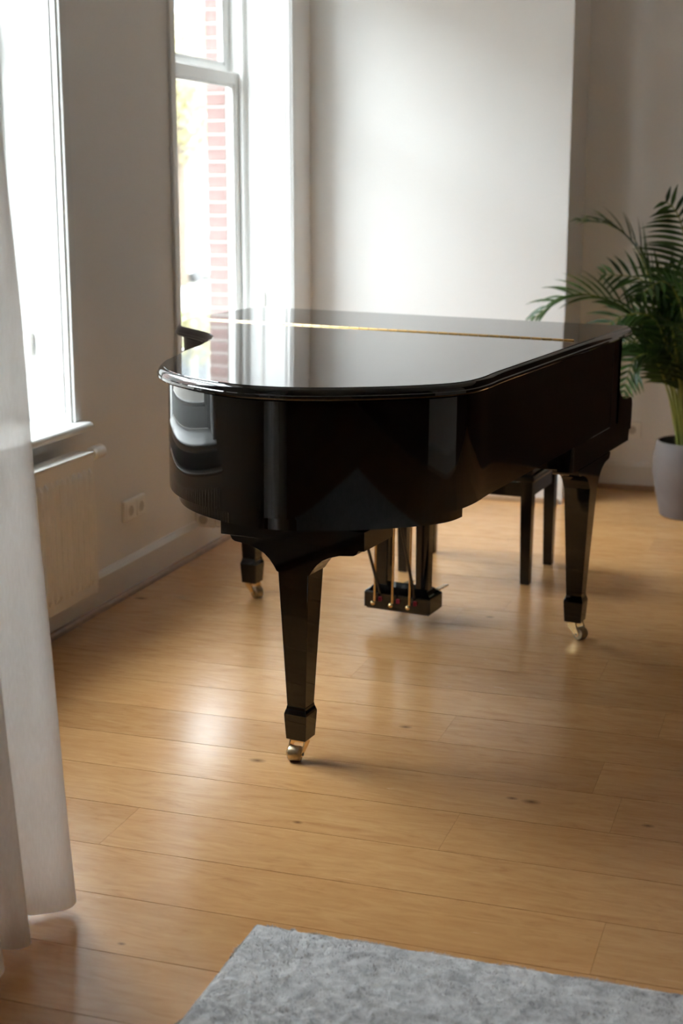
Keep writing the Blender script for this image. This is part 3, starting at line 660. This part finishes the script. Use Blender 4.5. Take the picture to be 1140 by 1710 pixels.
for k, f_ in enumerate(BACK): frond(*f_, False, (rg.uniform(-.3, .3), -0.8, rg.uniform(0.3, 0.9)) if k % 2 else None)
for k in range(11):
    a_ = k * 2.4; r = 0.015 + 0.0055 * k; dx, dy = math.cos(a_) * r, math.sin(a_) * r
    G().tube([(dx, dy, 0.29), (dx * 1.25 - 0.01, dy * 1.2, 0.5), (dx * 2.0 - 0.025, dy * 1.8, 0.72), (dx * 2.8 - 0.04, dy * 2.4, 0.90)], [0.0085, 0.0075, 0.0065, 0.004], 7).build('cane', M['cane'], palm, smooth=True)

# ------------------------------------------------------------------ outside
struct(G().box(-60, WX - 0.395, -40, 110, -1.3, -1.1).build('ground_street', M['street']))
def house(y0, w, h, mat, label, floors=4, cols=3, gable='flat'):
    X = -26.0; root = empty('canal_house', (X, y0 + w / 2, -1.1), label, 'building')
    G().box(-8, 0, -w / 2, w / 2, 0, h).build('facade', mat, root)
    G().box(-0.1, 0.35, -w / 2, w / 2, h - 0.5, h).build('cornice', M['paint'], root)
    if gable != 'flat':
        G().prism([(-w / 2, h), (w / 2, h), (w * 0.12, h + 2.4), (-w * 0.12, h + 2.4)], 'x', -8, -0.02).build('gable', mat, root)
    else:
        G().prism([(-w / 2, h), (w / 2, h), (w / 2 - 1, h + 1.6), (-w / 2 + 1, h + 1.6)], 'x', -8, -0.6).build('roof', M['roof'], root)
    fh = (h - 0.8) / floors; cw = w / cols
    for r in range(floors):
        for c in range(cols):
            yc = -w / 2 + (c + 0.5) * cw; z0 = 0.7 + r * fh; z1 = z0 + fh * 0.66
            if r == 0 and c == cols - 1:
                d_ = G().box(0.0, 0.08, yc - 0.55, yc + 0.55, 0, 2.7).build('door', M['roof'], root); continue
            wdw = G().box(0.0, 0.06, yc - cw * 0.36, yc + cw * 0.36, z0, z1).build('window', M['paint'], root)
            for s in (-1, 1):
                G().box(0.055, 0.075, yc + s * cw * 0.172 - cw * 0.16, yc + s * cw * 0.172 + cw * 0.16, z0 + 0.06, z1 - 0.06).build('pane', M['far_glass'], wdw)
house(47.5, 7.0, 11.5, M['render_white'], 'grey plastered house seen through the window behind the piano, left half', 4, 3)
house(54.5, 7.5, 12.5, M['render_cream'], 'cream house straight across seen through the window behind the piano', 4, 4, 'gable')
house(62.0, 6.5, 11.0, M['render_white'], 'grey plastered house furthest along the street outside the window', 4, 3)
house(2.0, 7.0, 11.0, M['brick_far'], 'brown brick house across the street from the radiator window', 4, 3, 'gable')
house(9.0, 6.5, 12.0, M['render_cream'], 'cream house beside the brown brick house across the street', 4, 3)
house(15.5, 7.0, 11.5, M['brick_far'], 'brown brick house beyond the cream house across the street', 4, 3, 'flat')
house(-5.0, 7.0, 11.5, M['render_white'], 'grey plastered house nearest the camera side across the street', 4, 3)
for (y0, w_, mt, lb) in ((-17.0, 12.0, 'brick_far', 'wide brown brick house behind the camera side, added unseen to block low sky'), (-29.5, 12.5, 'render_cream', 'wide cream house further back, added unseen to block low sky'), (-45.0, 15.5, 'brick_far', 'widest brown brick house at the far back, added unseen to block low sky')):
    house(y0, w_, 13.0, M[mt], lb, 4, 5)  # unseen houses added to keep low sky light off the back wall
# parked white car with a blue stripe
car = empty('parked_car', (-17.2, 38.3, -1.1), 'white parked car with blue stripe outside the window behind the piano', 'car')
car.rotation_euler = (0, 0, math.radians(0))
bp = [(-2.1, 0.28), (2.1, 0.28), (2.15, 0.62), (1.95, 0.82), (1.15, 0.92), (0.55, 1.38), (-1.3, 1.42), (-1.9, 0.95), (-2.12, 0.8)]
G().prism(bp, 'x', -0.85, 0.85).build('body', M['car_white'], car, bevel=0.05)
G().prism([(-1.15, 0.96), (0.95, 0.96), (0.5, 1.30), (-1.1, 1.33)], 'x', -0.86, 0.86).build('side_window', M['far_glass'], car)
G().box(-0.865, 0.865, -1.9, 1.9, 0.60, 0.72).build('stripe', M['car_blue'], car)
for sx in (-1, 1):
    for y in (-1.3, 1.35): G().tube([(sx * 0.68, y, 0.32), (sx * 0.87, y, 0.32)], 0.32, 20).build('wheel', M['rubber'], car, smooth=True)
# clipped hedge in front of the car
hg = random.Random(9)
H_ = empty('clipped_hedge', (-9.6, 21.8, -1.1), 'low clipped hedge along the street outside the window behind the piano', 'hedge')
V = []; Fc = []
for i in range(6000):
    p = Vector((hg.uniform(-0.35, 0.35), hg.uniform(-4, 4), hg.uniform(0.02, 0.62))); a_ = Vector((hg.uniform(-1, 1), hg.uniform(-1, 1), hg.uniform(-1, 1))).normalized() * 0.05; b_ = a_.orthogonal().normalized() * 0.03; k = len(V)
    V += [p - a_, p + b_, p + a_, p - b_]; Fc.append([k, k + 1, k + 2, k + 3])
o = mesh_obj('leaves', V, Fc, M['hedge'], H_); o['kind'] = 'stuff'
G().box(-0.3, 0.3, -3.9, 3.9, 0.0, 0.55).build('twigs', M['bark'], H_, bevel=0.08)
# street tree
T = empty('street_tree', (-16.0, 35.2, -1.1), 'yellow-green street tree outside the window behind the piano', 'tree')
G().tube([(0, 0, 0), (0.05, 0, 2.0), (-0.05, 0.1, 4.2), (0.1, 0.0, 6.5)], [0.16, 0.13, 0.10, 0.03], 10).build('trunk', M['bark'], T, smooth=True)
for k in range(7):
    a_ = k * 0.9; G().tube([(0, 0, 3.0 + k * 0.35), (0.7 * math.cos(a_), 0.7 * math.sin(a_), 3.8 + k * 0.4), (1.4 * math.cos(a_), 1.4 * math.sin(a_), 4.3 + k * 0.4)], [0.05, 0.035, 0.012], 6).build('branch', M['bark'], T, smooth=True)
V = []; Fc = []
for i in range(2200):
    r = hg.random() ** 0.4; th = hg.uniform(0, 6.283); ph = math.acos(hg.uniform(-1, 1))
    p = Vector((1.7 * r * math.sin(ph) * math.cos(th), 1.7 * r * math.sin(ph) * math.sin(th), 5.0 + 2.0 * r * math.cos(ph))); a_ = Vector((hg.uniform(-1, 1), hg.uniform(-1, 1), hg.uniform(-1, 1))).normalized() * 0.09; b_ = a_.orthogonal().normalized() * 0.05; k = len(V)
    V += [p - a_, p + b_, p + a_, p - b_]; Fc.append([k, k + 1, k + 2, k + 3])
o = mesh_obj('foliage', V, Fc, M['leaf_far'], T); o['kind'] = 'stuff'
